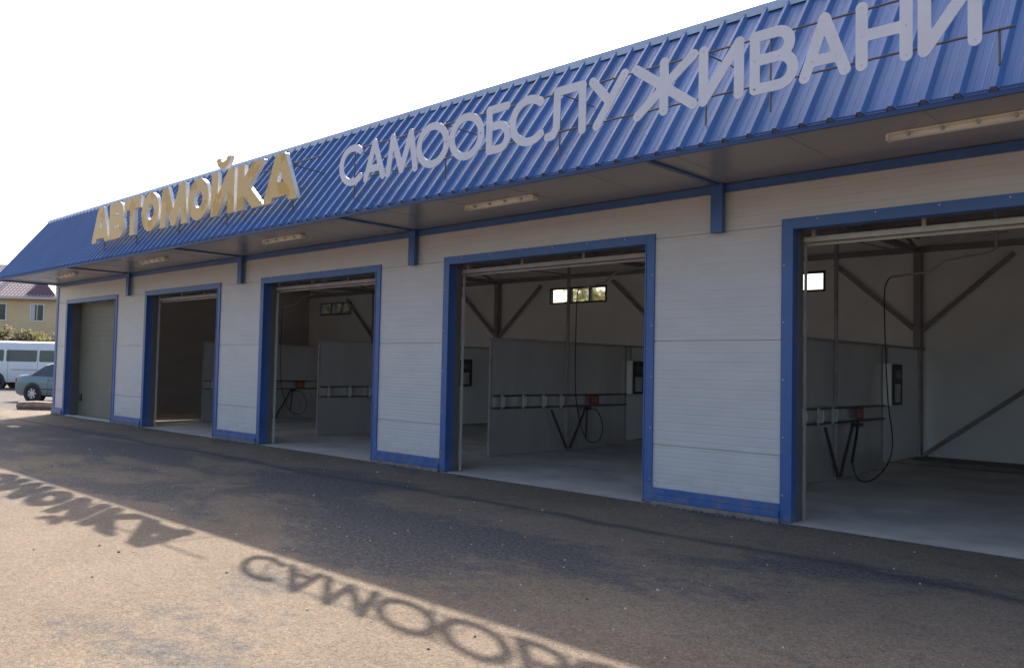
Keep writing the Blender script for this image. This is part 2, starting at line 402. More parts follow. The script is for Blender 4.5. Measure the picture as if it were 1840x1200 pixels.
# door frames, jambs, tracks, header rails
for i, (a, b) in enumerate(DOORS):
    t = .115; f = MB()
    f.box(a, a+t, -.022, .0, .02, ZD); f.box(b-t, b, -.022, .0, .02, ZD); f.box(a+t, b-t, -.024, .0, ZD-t, ZD)
    # returns into the opening
    f.box(a+t-.006, a+t, .0, .14, .02, ZD-t); f.box(b-t, b-t+.006, .0, .14, .02, ZD-t); f.box(a+t, b-t, .0, .14, ZD-t-.003, ZD-t+.003)
    f.box(a+t, a+t+.018, -.03, -.0, .02, ZD-t) ; f.box(b-t-.018, b-t, -.03, -.0, .02, ZD-t)
    zq = .3
    while zq < ZD-.2:
        for xx in (a+.03, b-.03): f.tube([(xx, -.020, zq), (xx, -.026, zq)], .008, 6, mi=1)
        zq += .62
    xq = a+.4
    while xq < b-.2: f.tube([(xq, -.02, ZD-.03), (xq, -.028, ZD-.03)], .008, 6, mi=1); xq += .6
    part(f, 'door_frame', [BLUE, GALV])
    jd = .36 if i == 0 else .25; part(MB().box(a+t-.03, a+t+.012, .14, jd, .014, ZD+.3), 'door_jamb', GREYJAMB); part(MB().box(b-t-.012, b-t+.03, .14, jd, .014, ZD+.3), 'door_jamb', GREYJAMB)
    if i != 0:
        for xx, s in ((a+t+.008, 1), (b-t-.032, -1)):
            tr = MB(); tr.box(xx+.004, xx+.022, .27, .31, .014, 3.0)
            t2 = MB(); t2.tube([(xx+.012, .29, 3.0), (xx+.012, .33, 3.10), (xx+.012, .42, 3.18), (xx+.012, .55, 3.22), (xx+.012, 3.4, 3.3)], .014, 6)
            part(tr, 'door_track', GALV if i < 4 and s > 0 else STEEL); part(t2, 'ceiling_track', STEEL)
        r = MB(); r.box(a+t+.01, b-t-.01, .26, .34, 3.055, 3.115)
        r.tube([(a+t, .30, 3.235), (b-t, .30, 3.235)], .022, 8)
        for q in (.02, .34, .66, .97): xx = a+t+.02+(b-a-2*t-.06)*q; r.box(xx, xx+.04, .27, .31, 3.116, 3.26)
        r.box(a+t+.01, b-t-.01, .335, .345, 3.02, 3.055)
        part(r, 'door_header_rail', mat('pale_rail', (.40, .37, .32), .5, var=.1, vscale=6) if i > 3 else STEEL, bevel=.004)
# closed sectional door in the first bay
a, b = DOORS[0]
gd = MB(); z = .014
y0 = .36
n = 6; h = (ZD-.115-.014)/n
for k in range(n):
    zz = .014+k*h
    gd.box(a+.10, b-.10, y0+.006, y0+.05, zz, zz+h)
    for q in range(4): gd.box(a+.10, b-.10, y0, y0+.005, zz+.008+q*h/4, zz+h/4-.012+q*h/4)
go = part(gd, 'garage_door', OLIVE, bevel=.002)
hd = MB(); hd.box(a+.28, a+.42, y0-.03, y0-.001, .42, .62); hd.build('handle', BLACKP, go, bevel=.005)
sk = MB(); sk.box(a+.12, b-.12, .02, .10, .015, .035); sk.build('door_sill', GALV, go)

# base trims, corner trims, wall-top trim
for a, b in piers:
    bt = MB(); x0, x1 = a, b
    if a == XL: x0 = XL-.004
    bt.box(x0, x1, -.03, -.0, .128, .205); bt.box(x0, x1, -.055, -.0, .058, .128)
    part(bt, 'base_trim', BLUE, bevel=.004)
ct = MB(); ct.box(XL-.02, XL+.13, -.02, -.0, .205, ZW-.1); ct.box(XL-.02, XL, 0, .16, .0, ZW+.4)
part(ct, 'corner_trim', BLUE, bevel=.003)
ct = MB(); ct.box(XR-.13, XR+.02, -.02, 0, .205, ZW-.1); ct.box(XR, XR+.02, 0, .16, 0, ZW+.4)
part(ct, 'corner_trim', BLUE, bevel=.003)
wt = MB(); wt.box(XL-.02, XR+.02, -.045, -.0, ZW-.10, ZW-.01); part(wt, 'wall_top_trim', BLUE, bevel=.003)
# brackets and soffit ribs
for x in GRID:
    bk = MB(); bk.box(x-.075, x+.075, -.115, -.047, 3.20, ZW-.005); part(bk, 'bracket', BLUE, bevel=.004)
    sr = MB(); sr.box(x-.03, x+.03, EY+.03, -.116, ZW-.022, ZW-.002); part(sr, 'soffit_rib', BLUE)
# soffit
sf = MB(); sf.box(XL-.02, XR+.02, EY+.02, -.0, ZW, ZW+.02)
x = XL+.6
while x < XR:
    if min(abs(x-gx) for gx in GRID) > .2: sf.box(x, x+.012, EY+.04, -.05, ZW-.003, ZW+.001)
    x += 1.18
part(sf, 'soffit', SOFFIT)
# eave drip trim
ed = MB(); ed.box(XL-.03, XR+.03, EY-.012, EY+.01, ZW-.045, EZ+.004); part(ed, 'eave_trim', mat('dark_blue_drip', (.02, .045, .14), .5))

# profiled mansard slope
def mansard():
    mb = MB(); L = Vector((0, RY-EY, RZ-EZ)); nrm = Vector((0, -L.z, L.y)).normalized()
    e0 = Vector((0, EY, EZ)) - L.normalized()*.03; e1 = Vector((0, RY, RZ))
    P = .25; prof = []
    k0 = math.floor((XL+4.17)/P)-1
    x = -4.17 + k0*P
    while x < XR+.3:
        for dx, h in ((-.040, 0), (-.016, .046), (.016, .046), (.044, 0), (.088, 0), (.093, .0018), (.098, 0), (.152, 0), (.157, .0018), (.162, 0)):
            xx = x+dx
            if XL-.03 <= xx <= XR+.03: prof.append((xx, h))
        x += P
    nseg = 3
    rnd = random.Random(3)
    vs = []
    for s in range(nseg+1):
        c = e0.lerp(e1, s/nseg)
        for (xx, h) in prof:
            p = c + nrm*(h + .002*math.sin(xx*1.7+s*2.1)); vs.append((xx, p.y, p.z))
    n = len(prof)
    fs = [(s*n+i, s*n+i+1, (s+1)*n+i+1, (s+1)*n+i) for s in range(nseg) for i in range(n-1)]
    mb.add(vs, fs)
    return mb, nrm, e0, e1
mb, NRM, E0, E1 = mansard()
part(mb, 'sloped_roof_edge', BLUE_ROOF)
# closed foam fillers under the ribs at the eave
ff = MB(); ff.box(XL, XR, E0.y+.014, E0.y+.03, E0.z-.02, E0.z+.014); x = -4.17-.25*90
while x < XR:
    if x > XL+.05:
        c = E0 + NRM*.002
        ff.add([(x-.03, c.y+.003, c.z+.004), (x+.03, c.y+.003, c.z+.004), (x+.014, c.y+NRM.y*.042+.003, c.z+NRM.z*.042+.002), (x-.014, c.y+NRM.y*.042+.003, c.z+NRM.z*.042+.002)], [(0, 1, 2, 3)])
    x += .25
part(ff, 'eave_filler', mat('brown_filler', (.10, .13, .22), .9))
# end cheeks of the mansard
ck = MB()
for x0, x1 in ((XL-.03, XL-.005), (XR+.005, XR+.03)):
    ck = MB()
    A = [(EY, EZ-.06), (RY, RZ), (RY+.3, RZ), (.3, EZ-.06)]
    ck.add([(x0, y, z) for y, z in A]+[(x1, y, z) for y, z in A], [(0, 1, 2, 3), (7, 6, 5, 4), (0, 4, 5, 1), (1, 5, 6, 2), (2, 6, 7, 3), (3, 7, 4, 0)])
    part(ck, 'end_cheek', BLUE)
# cap flashing
cf = MB()
cpts = [(RY-.066, RZ-.062), (RY-.076, RZ-.068), (RY-.054, RZ+.042), (RY+.28, RZ+.046), (RY+.28, RZ+.038), (RY-.045, RZ+.034)]
x0, x1 = XL-.05, XR+.05; nn = len(cpts)
cf.add([(x0, y, z) for y, z in cpts]+[(x1, y, z) for y, z in cpts], [(i, (i+1) % nn, nn+(i+1) % nn, nn+i) for i in range(nn)]+[tuple(range(nn))[::-1], tuple(range(nn, 2*nn))])
part(cf, 'ridge_flashing', BLUE_CAP)
# roof
rf = MB()
rf.add([(XL-.02, RY+.1, RZ-.01), (XR+.02, RY+.1, RZ-.01), (XR+.02, YB+.4, 4.55), (XL-.02, YB+.4, 4.55),
        (XL-.02, RY+.1, RZ-.09), (XR+.02, RY+.1, RZ-.09), (XR+.02, YB+.4, 4.47), (XL-.02, YB+.4, 4.47)], [(0, 1, 2, 3), (7, 6, 5, 4), (0, 4, 5, 1), (1, 5, 6, 2), (2, 6, 7, 3), (3, 7, 4, 0)])
part(rf, 'roof', ROOFD)
# ceiling steel: purlins and trusses
def zroof(y): return RZ-.09 + (4.47-RZ+.09)*(y-RY-.1)/(YB+.3-RY)
y = .6
while y < YB-.2:
    z = zroof(y)-.17; part(MB().box(XL+.15, XR-.15, y, y+.06, z, z+.15), 'purlin', STEEL)
    y += 1.05
part(MB().add([(XL+.13, .15, zroof(.15)-.012), (XR-.13, .15, zroof(.15)-.012), (XR-.13, YB-.02, zroof(YB)-.012), (XL+.13, YB-.02, zroof(YB)-.012)], [(3, 2, 1, 0)]), 'ceiling_sheet', CEIL)
for ps in range(6):
    xg = -26.2 + ps*5.6 if ps < 0 else [-22.3, -16.63, -11.0, -5.35, .25, 5.85][ps]
    tr = MB(); zc = 4.02
    tr.bar((xg, .2, zc), (xg, YB-.1, zc), .08, .10)
    ztop = lambda yy: zroof(yy)-.24
    tr.bar((xg, .2, ztop(.2)), (xg, YB-.1, ztop(YB-.1)), .08, .08)
    ys = [.25, 1.6, 2.95, 4.3, 5.65, 7.0, YB-.15]
    for q in range(6):
        y_a, y_b = ys[q], ys[q+1]
        if q % 2 == 0: tr.bar((xg, y_a, zc), (xg, y_b, ztop(y_b)), .05)
        else: tr.bar((xg, y_a, ztop(y_a)), (xg, y_b, zc), .05)
    part(tr, 'roof_truss', STEEL)
    co = MB(); co.bar((xg, YB-.1, .05), (xg, YB-.1, 4.0), .15, .13, ref=(1, 0, 0)); co.box(xg-.14, xg+.14, YB-.2, YB-.0, .1, .12)
    part(co, 'column', STEEL)
    for s in (-1, 1):
        br = MB(); br.bar((xg+s*.07, YB-.09, 2.50), (xg+s*1.62, YB-.09, 3.86), .07, .07)
        part(br, 'brace', STEEL)
    if ps >= 3:
        br = MB(); br.bar((xg+.09, YB-.09, .12), (xg+2.75, YB-.09, 2.14), .07, .07); part(br, 'brace', STEEL)
for x in (1, 2):
    pass
part(MB().box(XL+.13, XR-.13, YB-.14, YB-.02, 3.99, 4.09), 'wall_beam', STEEL); part(MB().box(XL+.13, XR-.13, .14, .24, 3.5, 3.62), 'wall_beam', STEEL)
cc = MB(); z = 4.0
part(MB().box(XL+.12, XR-.12, 2.9, 3.0, 4.07, 4.15), 'tie_beam', STEEL); part(MB().box(XL+.12, XR-.12, 5.6, 5.7, 4.07, 4.15), 'tie_beam', STEEL)
# ------------------------------------------------------------------ bay partitions
def partition():
    # origin: foot of the middle post; local y runs into the building
    root = empty('bay_partition', (0, 0, 0))
    y0, y1, H = -2.12, 2.0, 2.13
    for a, b, zb in ((y0, -.03, .02), (.03, y1, .02)):
        MB().box(-.012, .012, a, b, zb, H-.02).build('panel', PANEL, root)
    fr = MB(); fr.box(-.022, .022, y0-.02, y0+.02, .014, H); fr.box(-.022, .022, y1-.02, y1+.02, .014, H)
    fr.box(-.022, .022, y0-.02, YB-4.2-.03, H-.02, H+.02)
    fr.box(-.018, .018, y0+.02, y1-.02, .014, .034)
    fr.build('panel_frame', STEEL, root)
    MB().box(-.012, .012, y1+.03, YB-4.2-.42, .12, H-.03).build('end_panel', WHITEPVC, root)
    MB().tube([(.03, 0, .02), (.03, 0, 4.0)], .032, 10).box(-.07, .13, -.08, .08, .014, .026).build('post', STEEL, root, smooth=False)
    for z in (1.10, .88): MB().tube([(.06, y0+.02, z), (.06, y1-.02, z)], .016, 8).build('rail', PIPE, root)
    for yy in (-1.90, -1.33, -.76, -.24):
        c = MB(); c.box(.075, .10, yy-.022, yy+.022, .86, 1.12); c.box(.10, .15, yy-.02, yy-.012, .90, 1.09); c.box(.10, .15, yy+.012, yy+.02, .90, 1.09)
        c.tube([(.145, yy-.02, .90), (.165, yy, .97), (.145, yy+.02, 1.08)], .009, 6)
        c.build('mat_clip', GALV, root)
    for s in (-1, 1): MB().bar((.09, s*.05, .06), (.09, s*.52, .82), .035, .035).build('strut', PIPE, root)
    sg = MB().box(.078, .086, .68, .98, .91, 1.09)
    for q in range(3): sg.box(.0855, .0875, .72, .94, .945+q*.045, .957+q*.045, 1)
    sg.build('sign_plate', [RED, mat('faded_print', (.55, .3, .28), .6)], root)
    return root
def cabinet(root_loc):
    c = empty('control_cabinet', root_loc)
    MB().box(-.11, .10, 0, .46, 0, .72).build('body', mat('pale_cabinet_steel', (.92, .90, .84), .3, metal=.0, var=.06, vscale=4), c, bevel=.006)
    MB().box(.101, .135, .03, .44, .01, .71).build('front_panel', BLACKP, c, bevel=.004)
    kp = MB().box(.134, .1365, .08, .34, .06, .37)
    for r_ in range(4):
        for q in range(2): kp.tube([(.135, .12+q*.16, .10+r_*.075), (.143, .12+q*.16, .10+r_*.075)], .022, 10)
    kp.build('keypad', GALV, c)
    MB().box(.1355, .139, .10, .36, .46, .60).build('display', mat('grey_screen', (.12, .13, .13), .1), c)
    MB().tube([(-.01, .1, .72), (-.01, .1, 1.02)], .02, 8).build('conduit', STEEL, c)
    return c
PX = [-21.5, -16.05, -10.63, -5.27, .2]
plabels = ['steel bay divider in the dark bay beside the closed door', 'steel divider with pale hooks seen through the third doorway', 'grey steel divider seen whole, mat clips and red plate, under the rear windows',
           'grey steel divider with bright patch at its far end inside the nearest bay', 'steel bay divider between the two nearest bays, past the frame edge']
p0 = partition(); cab0 = cabinet((PX[0]+.06, 6.22, 1.10))
clabels = ['control cabinet on the end of the divider beside the closed bay', 'dim control cabinet at the end of the divider in the third bay', 'dark faced control cabinet at the end of the divider under the rear windows',
           'pale control cabinet with dark keypad front inside the nearest bay', 'control cabinet beyond the right edge of the view']
def hose(x):
    # the overhead swing boom with its pressure hose, hung from the roof in the bay right of a partition
    root = empty('hose_boom', (x, 4.2, 0))
    MB().tube([(1.55, .55, 4.3), (1.55, .55, 3.72)], .022, 8).box(1.47, 1.63, .47, .63, 4.0, 4.02).tube([(1.40, .55, 3.95), (1.70, .55, 3.95)], .018, 6).build('pivot', GALV, root)
    MB().tube([(1.55, .55, 3.72), (1.50, .52, 3.60), (.95, .30, 3.50), (.72, .24, 3.30), (.30, .14, 3.22), (.02+.20, .10, 3.20)], .017, 8).build('boom_arm', GALV, root, smooth=True)
    return root
def hose_line(pts, parent):
    # smooth Catmull-Rom
    P = [Vector(p) for p in pts]; out = []
    for i in range(len(P)-1):
        a = P[max(i-1, 0)]; b = P[i]; c = P[i+1]; d = P[min(i+2, len(P)-1)]
        for k in range(6):
            t = k/6; out.append(.5*((2*b)+(-a+c)*t+(2*a-5*b+4*c-d)*t*t+(-a+3*b-3*c+d)*t**3))
    out.append(P[-1])
    return MB().tube(out, .0095, 7).build('hose', RUBBER, parent, smooth=True)
h0 = hose(PX[0])
hN = empty('hose_boom', (0, 0, 0))
hose_line([(.22, .10, 3.20), (.16, .12, 3.10), (.14, .12, 2.6), (.13, .13, 1.6), (.13, .20, .9), (.15, .42, .30), (.16, .70, .14), (.16, .95, .22), (.15, 1.02, .5), (.13, .85, .78), (.11, .60, .82)], h0)
MB().box(.08, .14, .50, .66, .80, .86).tube([(.11, .55, .86), (.11, .55, .72), (.13, .5, .25)], .02, 8).build('lance', BLACKP, h0)
MB().tube([(-3.13, 4.6, 4.35), (-3.13, 4.6, 3.42)], .022, 8).box(-3.21, -3.05, 4.52, 4.68, 4.05, 4.07).tube([(-3.30, 4.6, 3.62), (-2.98, 4.6, 3.66)], .018, 6).build('pivot', GALV, hN)
MB().tube([(-3.13, 4.6, 3.44), (-3.22, 4.6, 3.38), (-3.78, 4.6, 3.31), (-4.01, 4.6, 3.16), (-4.57, 4.6, 3.11)], .018, 8).build('boom_arm', GALV, hN, smooth=True)
hose_line([(-4.57, 4.6, 3.11), (-4.63, 4.6, 3.02), (-4.66, 4.6, 2.8), (-4.64, 4.6, 2.0), (-4.62, 4.66, 1.2), (-4.60, 4.80, .62), (-4.62, 4.66, .28), (-4.70, 4.30, .06), (-4.86, 4.15, .04), (-4.98, 4.2, .30), (-5.08, 4.60, .62), (-5.12, 4.76, .88)], hN)
MB().box(-5.18, -5.06, 4.66, 4.86, .80, .86).tube([(-5.12, 4.78, .88), (-5.12, 4.74, .72), (-5.12, 4.55, .25)], .022, 8).build('lance', BLACKP, hN)
hlabels = ['overhead hose boom in the dark bay beside the closed door', 'hose and boom in the dim third bay', 'thin black hose hanging and looped before the grey divider under the rear windows',
           'bent overhead boom with long black hose in the nearest bay', 'hose boom in the bay past the right edge']
for i, x in enumerate(PX):
    p = p0 if i == 0 else copy_tree(p0); c = cab0 if i == 0 else copy_tree(cab0); h = h0 if i == 0 else hN if i == 3 else copy_tree(h0)
    p.location = (x, 4.2, 0); c.location = (x+.06, 6.22, 1.10); h.location = (x, 4.2, 0) if i != 3 else (0, 0, 0)
    tag(p, plabels[i], 'partition', 'steel dividers between the wash bays')
    tag(c, clabels[i], 'cabinet', 'control cabinets in the bays')
    tag(h, hlabels[i], 'hose boom', 'hose booms in the bays')

# ------------------------------------------------------------------ strip lights on the soffit
def strip():
    r = empty('strip_light', (0, 0, 0))
    MB().box(-.60, .60, -.062, .062, -.022, 0).build('housing', LAMPW, r, bevel=.006)
    MB().tube([(-.585, 0, -.034), (.585, 0, -.034)], .036, 12).build('diffuser', LAMPD, r, smooth=True)
    for s in (-1, 1): MB().box(-.615 if s < 0 else .585, -.585 if s < 0 else .615, -.05, .05, -.066, -.004).build('end_cap', LAMPW, r, bevel=.008)
    for q in (-.42, -.14, .14, .42): MB().box(q-.012, q+.012, -.075, .075, -.05, -.015).build('clip', GALV, r, bevel=.002)
    return r
s0 = strip()
LX = [(-22.98, 'small strip light farthest left, above the closed olive door'), (-17.9, 'strip light on the soffit above the second doorway from the left'), (-12.75, 'strip light between the yellow letters and the third doorway'),
      (-7.55, 'strip light under the eave above the fourth doorway'), (-2.08, 'nearest and largest strip light, at the right picture edge'), (3.3, 'strip light above the last doorway, outside the view')]
for i, (x, lb) in enumerate(LX):
    s = s0 if i == 0 else copy_tree(s0); s.location = (x, -.92, ZW-.001); tag(s, lb, 'lamp', 'strip lights along the soffit')

# ------------------------------------------------------------------ letters
def seg_d(X, Y, x0, y0, x1, y1):
    dx, dy = x1-x0, y1-y0; L = dx*dx+dy*dy+1e-12
    t = np.clip(((X-x0)*dx+(Y-y0)*dy)/L, 0, 1)
    return np.hypot(X-x0-t*dx, Y-y0-t*dy)
def arc(cx, cy, rx, ry, a0, a1, n=28):
    return [(cx+rx*math.cos(math.radians(a0+(a1-a0)*i/n)), cy+ry*math.sin(math.radians(a0+(a1-a0)*i/n))) for i in range(n+1)]
def solid_letter(strokes, sw, depth, step=.0125, clip=None, rnd=0.0):
    """strokes: polylines in metres; returns MB of the union outline, front at y=-depth, back at y=0"""
    ax = [p for s in strokes for p in s]
    x0 = min(p[0] for p in ax)-sw; x1 = max(p[0] for p in ax)+sw; z0 = min(p[1] for p in ax)-sw; z1 = max(p[1] for p in ax)+sw
    nx = int((x1-x0)/step)+2; nz = int((z1-z0)/step)+2
    gx = x0+step*np.arange(nx); gz = z0+step*np.arange(nz)
    X, Z = np.meshgrid(gx, gz, indexing='ij'); D = np.full(X.shape, 9.0)
    for s in strokes:
        for a, b in zip(s[:-1], s[1:]): D = np.minimum(D, seg_d(X, Z, *a, *b))
    D -= sw/2
    if clip:
        cx0, cz0, cx1, cz1 = clip
        D = np.maximum(D, np.maximum(np.maximum(cx0-X, X-cx1), np.maximum(cz0-Z, Z-cz1)))
    D = np.where(np.abs(D) < 1e-6, 1e-6, D)
    mb = MB(); vid = {}
    V = []
    def vert(key, x, z):
        if key not in vid:
            vid[key] = len(V); V.append((x, z))
        return vid[key]
    polys = []; edges = []
    def cross(i, j, i2, j2):
        a, b = D[i, j], D[i2, j2]; t = a/(a-b); k = ('e',)+tuple(sorted(((i, j), (i2, j2))))
        return vert(k, gx[i]+(gx[i2]-gx[i])*t, gz[j]+(gz[j2]-gz[j])*t)
    ins = D < 0
    # long horizontal runs of full cells are merged
    for j in range(nz-1):
        i = 0
        while i < nx-1:
            c = [(i, j), (i+1, j), (i+1, j+1), (i, j+1)]; f = [ins[q] for q in c]
            if not any(f): i += 1; continue
            poly = []; 
            for q in range(4):
                p, n_ = c[q], c[(q+1) % 4]
                if ins[p]: poly.append(vert(p, gx[p[0]], gz[p[1]]))
                if ins[p] != ins[n_]: poly.append(cross(*p, *n_))
            if len(poly) > 2:
                if sum(f) == 2 and f[0] == f[2]:
                    polys.append(poly)
                else: polys.append(poly)
                # contour edges: consecutive crossing vertices
                cr = [q for q in range(len(poly)) if V_is_cross(poly[q], vid, V, cross)] if False else None
            i += 1
    from collections import Counter
    cnt = Counter()
    for p in polys:
        for a, b in zip(p, p[1:]+p[:1]): cnt[(a, b)] += 1
    bd = [(a, b) for (a, b) in cnt if (b, a) not in cnt]
    n = len(V)
    mb.add([(x, -depth, z) for x, z in V]+[(x, 0, z) for x, z in V], [tuple(p) for p in polys]+[tuple(reversed([i+n for i in p])) for p in polys], 0)
    mb.f += [(b, a, a+n, b+n) for a, b in bd]; mb.mi += [1]*len(bd)
    return mb
Z1, Z2 = 4.16, 4.755
def S_(ch, x0, x1, sw, z0=Z1, z1=Z2):
    h = sw/2; a, b, c, d = x0+h, x1-h, z0+h, z1-h; w_, m_ = b-a, (c+d)/2; cx = (a+b)/2
    if ch == 'С': return [arc(cx+.02, m_, w_/2+.02, (d-c)/2, 48, 312)]
    if ch == 'О': return [arc(cx, m_, w_/2, (d-c)/2, 0, 360, 40)]
    if ch == 'А': return [[(a, c), (cx, d), (b, c)], [(a+w_*.2, c+(d-c)*.27), (b-w_*.2, c+(d-c)*.27)]]
    if ch == 'М': return [[(a, c), (a+w_*.17, d), (cx, c+.02), (b-w_*.17, d), (b, c)]]
    if ch == 'Б':
        r = (d-c)*.29
        return [[(b-.02, d), (a, d), (a, c), (b-r, c)] + arc(b-r, c+r, r, r, -90, 90, 16) + [(a, c+2*r)]]
    if ch == 'Л': return [[(a, c+.0), (a+w_*.16, c+.01), (a+w_*.26, c+(d-c)*.18), (a+w_*.28, d), (b, d), (b, c)]]
    if ch == 'У': return [[(b, d), (a+w_*.14, c)], [(a, d), (a+w_*.56, c+(d-c)*.46)]]
    if ch == 'Ж': return [[(cx, c), (cx, d)], [(a, d), (cx, m_), (a+w_*.03, c)], [(b, d), (cx, m_), (b, c)]]
    if ch == 'И': return [[(a, d), (a, c), (b, d), (b, c)]]
    if ch == 'Н': return [[(a, c), (a, d)], [(b, c), (b, d)], [(a, m_), (b, m_)]]
    if ch == 'В':
        r1 = (d-c)*.23; r2 = (d-c)*.27; zm = c+2*r2
        return [[(a, c), (a, d), (b-r1-.03, d)] + arc(b-r1-.03, d-r1, r1, r1, 90, -90, 14) + [(a, zm)], [(b-r2, zm)] + arc(b-r2, c+r2, r2, r2, 90, -90, 16) + [(a, c)]]
SX = [('С', -10.25, -9.64), ('А', -9.66, -9.17), ('М', -9.16, -8.48), ('О', -8.51, -7.87), ('О', -7.87, -7.24), ('Б', -7.20, -6.79), ('С', -6.81, -6.22), ('Л', -6.26, -5.66), ('У', -5.62, -5.10),
      ('Ж', -5.05, -4.27), ('И', -4.26, -3.78), ('В', -3.72, -3.25), ('А', -3.24, -2.78), ('Н', -2.74, -2.28), ('И', -2.24, -1.77)]
gs = empty('grey_letter_sign', (-6, -1.535, 4.175), label='long sign of flat grey rounded letters standing on thin rods along the eave', cat='sign')
for ch, a, b in SX:
    sw = .101; mb = solid_letter(S_(ch, a, b, sw), sw, .010)
    for st in S_(ch, a, b, sw):
        for (x, z) in (st[0], st[-1]): mb.tube([(x, -.005, z), (x, -.014, z)], .008, 6, mi=2)
    o = mb.build('letter', [LGREY, LGREY, GALV], gs); o.location = (6, 0, -4.16); tag(o, None)
    o['label'] = 'grey letter ' + ch
fr = MB()
for z in (4.25, 4.69):
    fr.tube([(-10.2, .012, z), (-1.55, .012, z)], .010, 6)
sly = lambda z: EY + (z-EZ)/(RZ-EZ)*(RY-EY)
k = 0
for x in (-9.93, -7.97, -6.06, -4.20, -3.53, -1.66):
    fr.tube([(x, .03, 4.74 if x != -1.66 else 4.25), (x, .03, 3.985)], .010, 6)
    for z in ((4.69,) if x > -1.7 or x < -3.6 else ()): fr.tube([(x, .03, z), (x+.10, sly(z-.05)+1.5-.02, z-.05)], .008, 6)
o = fr.build('support_frame', PIPE, gs); o.location = (6, 0, -4.16)

def Yl(ch, x0, x1, z0, z1, sw):
    h = sw/2; a, b, c, d = x0+h, x1-h, z0, z1; w_, m_, cx = b-a, (z0+z1)/2, (x0+x1)/2; e = .2
    if ch == 'А': return [[(x0+.09-.05, c-.12), (cx, d+.02), (x1-.09+.05, c-.12)], [(a+.12, c+.20), (b-.12, c+.20)], [(cx-.03, d-.05), (cx+.03, d-.05)]]
    if ch == 'В': return [[(a-.03, c-e), (a-.03, d+e)], [(a, d-h), (b-.17, d-h)]+arc(b-.16, d-h-.135, .13, .135, 90, -90, 12)+[(a, d-h-.27)], [(b-.16, d-h-.27)]+arc(b-.14, c+h+.14, .14, .14, 90, -90, 12)+[(a, c+h)]]
    if ch == 'Т': return [[(x0-e, d-h), (x1+e, d-h)], [(cx, d), (cx, c-e)]]
    if ch == 'О': return [arc(cx, d-h-w_*.5, w_/2, w_*.5, 0, 180, 20)+[(a, c+h+w_*.5)]+arc(cx, c+h+w_*.5, w_/2, w_*.5, 180, 360, 20)+[(b, d-h-w_*.5)]]
    if ch == 'М': return [[(a-.02, c-e), (a+.08, d+.0), (cx, c+.10), (b-.08, d+.0), (b+.02, c-e)]]
    if ch == 'Й': return [[(a, d+e), (a, c-e)], [(b, d+e), (b, c-e)], [(a, c+.05), (b, d-.05)]]
    if ch == 'К': return [[(a, d+e), (a, c-e)], [(b+.05, d+.12), (a+.10, m_), (b+.08, c-.12)]]
YX = [('А', -19.55, -18.62), ('В', -18.60, -17.84), ('Т', -17.83, -17.02), ('О', -16.98, -16.17), ('М', -16.12, -14.98), ('О', -14.95, -14.15), ('Й', -14.06, -13.24), ('К', -13.14, -12.26), ('А', -12.28, -11.30)]
ys_ = empty('yellow_letter_sign', (-15.4, -1.53, 4.17), label='sign of thick yellow box letters with white sides along the eave', cat='sign')
for ch, a, b in YX:
    z0, z1 = 4.15, 4.92; sw = .232
    mb = solid_letter(Yl(ch, a, b, z0, z1, sw), sw, .07, clip=(a, z0, b, z1))
    if ch == 'Й':
        cx = (a+b)/2; m2 = solid_letter([arc(cx, 5.17, .19, .15, 190, 350, 16)], .13, .07, clip=(a, z1+.02, b, 5.16))
        o = m2.build('letter_accent', [YEL, LSIDE], ys_); o.location = (15.4, 0, -4.16)
    o = mb.build('letter', [YEL, LSIDE], ys_); o.location = (15.4, 0, -4.16)
    o['label'] = 'yellow letter ' + ch
fr = MB()
for z in (4.32, 4.74): fr.tube([(-19.6, .012, z), (-10.75 if z > 4.5 else -11.3, .012, z)], .012, 6)
for x in (-19.1, -17.4, -15.5, -13.65, -11.55):
    fr.tube([(x, .03, 4.74), (x, .03, 3.985)], .012, 6)
    for z in (4.72,): fr.tube([(x, .03, z), (x+.08, sly(z-.05)+1.48, z-.05)], .009, 6)
o = fr.build('support_frame', PIPE, ys_); o.location = (15.4, 0, -4.16)

# ------------------------------------------------------------------ vehicles
def wheel(parent, x, y, r, wd, side, rimr=.62):
    # axle along y; side=+1/-1 outward
    t = MB(); n = 28; prof = [(r*rimr, -wd/2), (r*.93, -wd/2), (r, -wd*.32), (r, wd*.32), (r*.93, wd/2), (r*rimr, wd/2)]
    vs = []; 
    for i in range(n):
        a = 2*math.pi*i/n
        for rr, yy in prof: vs.append((rr*math.cos(a), yy, rr*math.sin(a)))
    m_ = len(prof); fs = [(i*m_+k, ((i+1) % n)*m_+k, ((i+1) % n)*m_+(k+1) % m_, i*m_+(k+1) % m_) for i in range(n) for k in range(m_)]
    t.add(vs, fs); to = t.build('wheel', TYRE, parent, smooth=True); to.location = (x, y, r)
    rm = MB(); yo = side*wd*.30
    rm.tube([(0, side*wd*.05, 0), (0, side*wd*.12, 0)], r*rimr*.98, 24, mi=1)
    rm.tube([(0, yo-side*.01, 0), (0, yo+side*.02, 0)], r*.15, 14)
    for k in range(7):
        a = 2*math.pi*k/7; rm.bar((r*.10*math.cos(a), yo, r*.10*math.sin(a)), (r*rimr*.97*math.cos(a), yo+side*.005, r*rimr*.97*math.sin(a)), .055, .03, ref=(0, 1, 0))
    rr = r*rimr*.94
    rm.tube([(rr*math.cos(2*math.pi*k/24), yo, rr*math.sin(2*math.pi*k/24)) for k in range(25)], .014, 6, cap=False)
    rm.build('rim', [RIM, BLACKP], to)
    return to
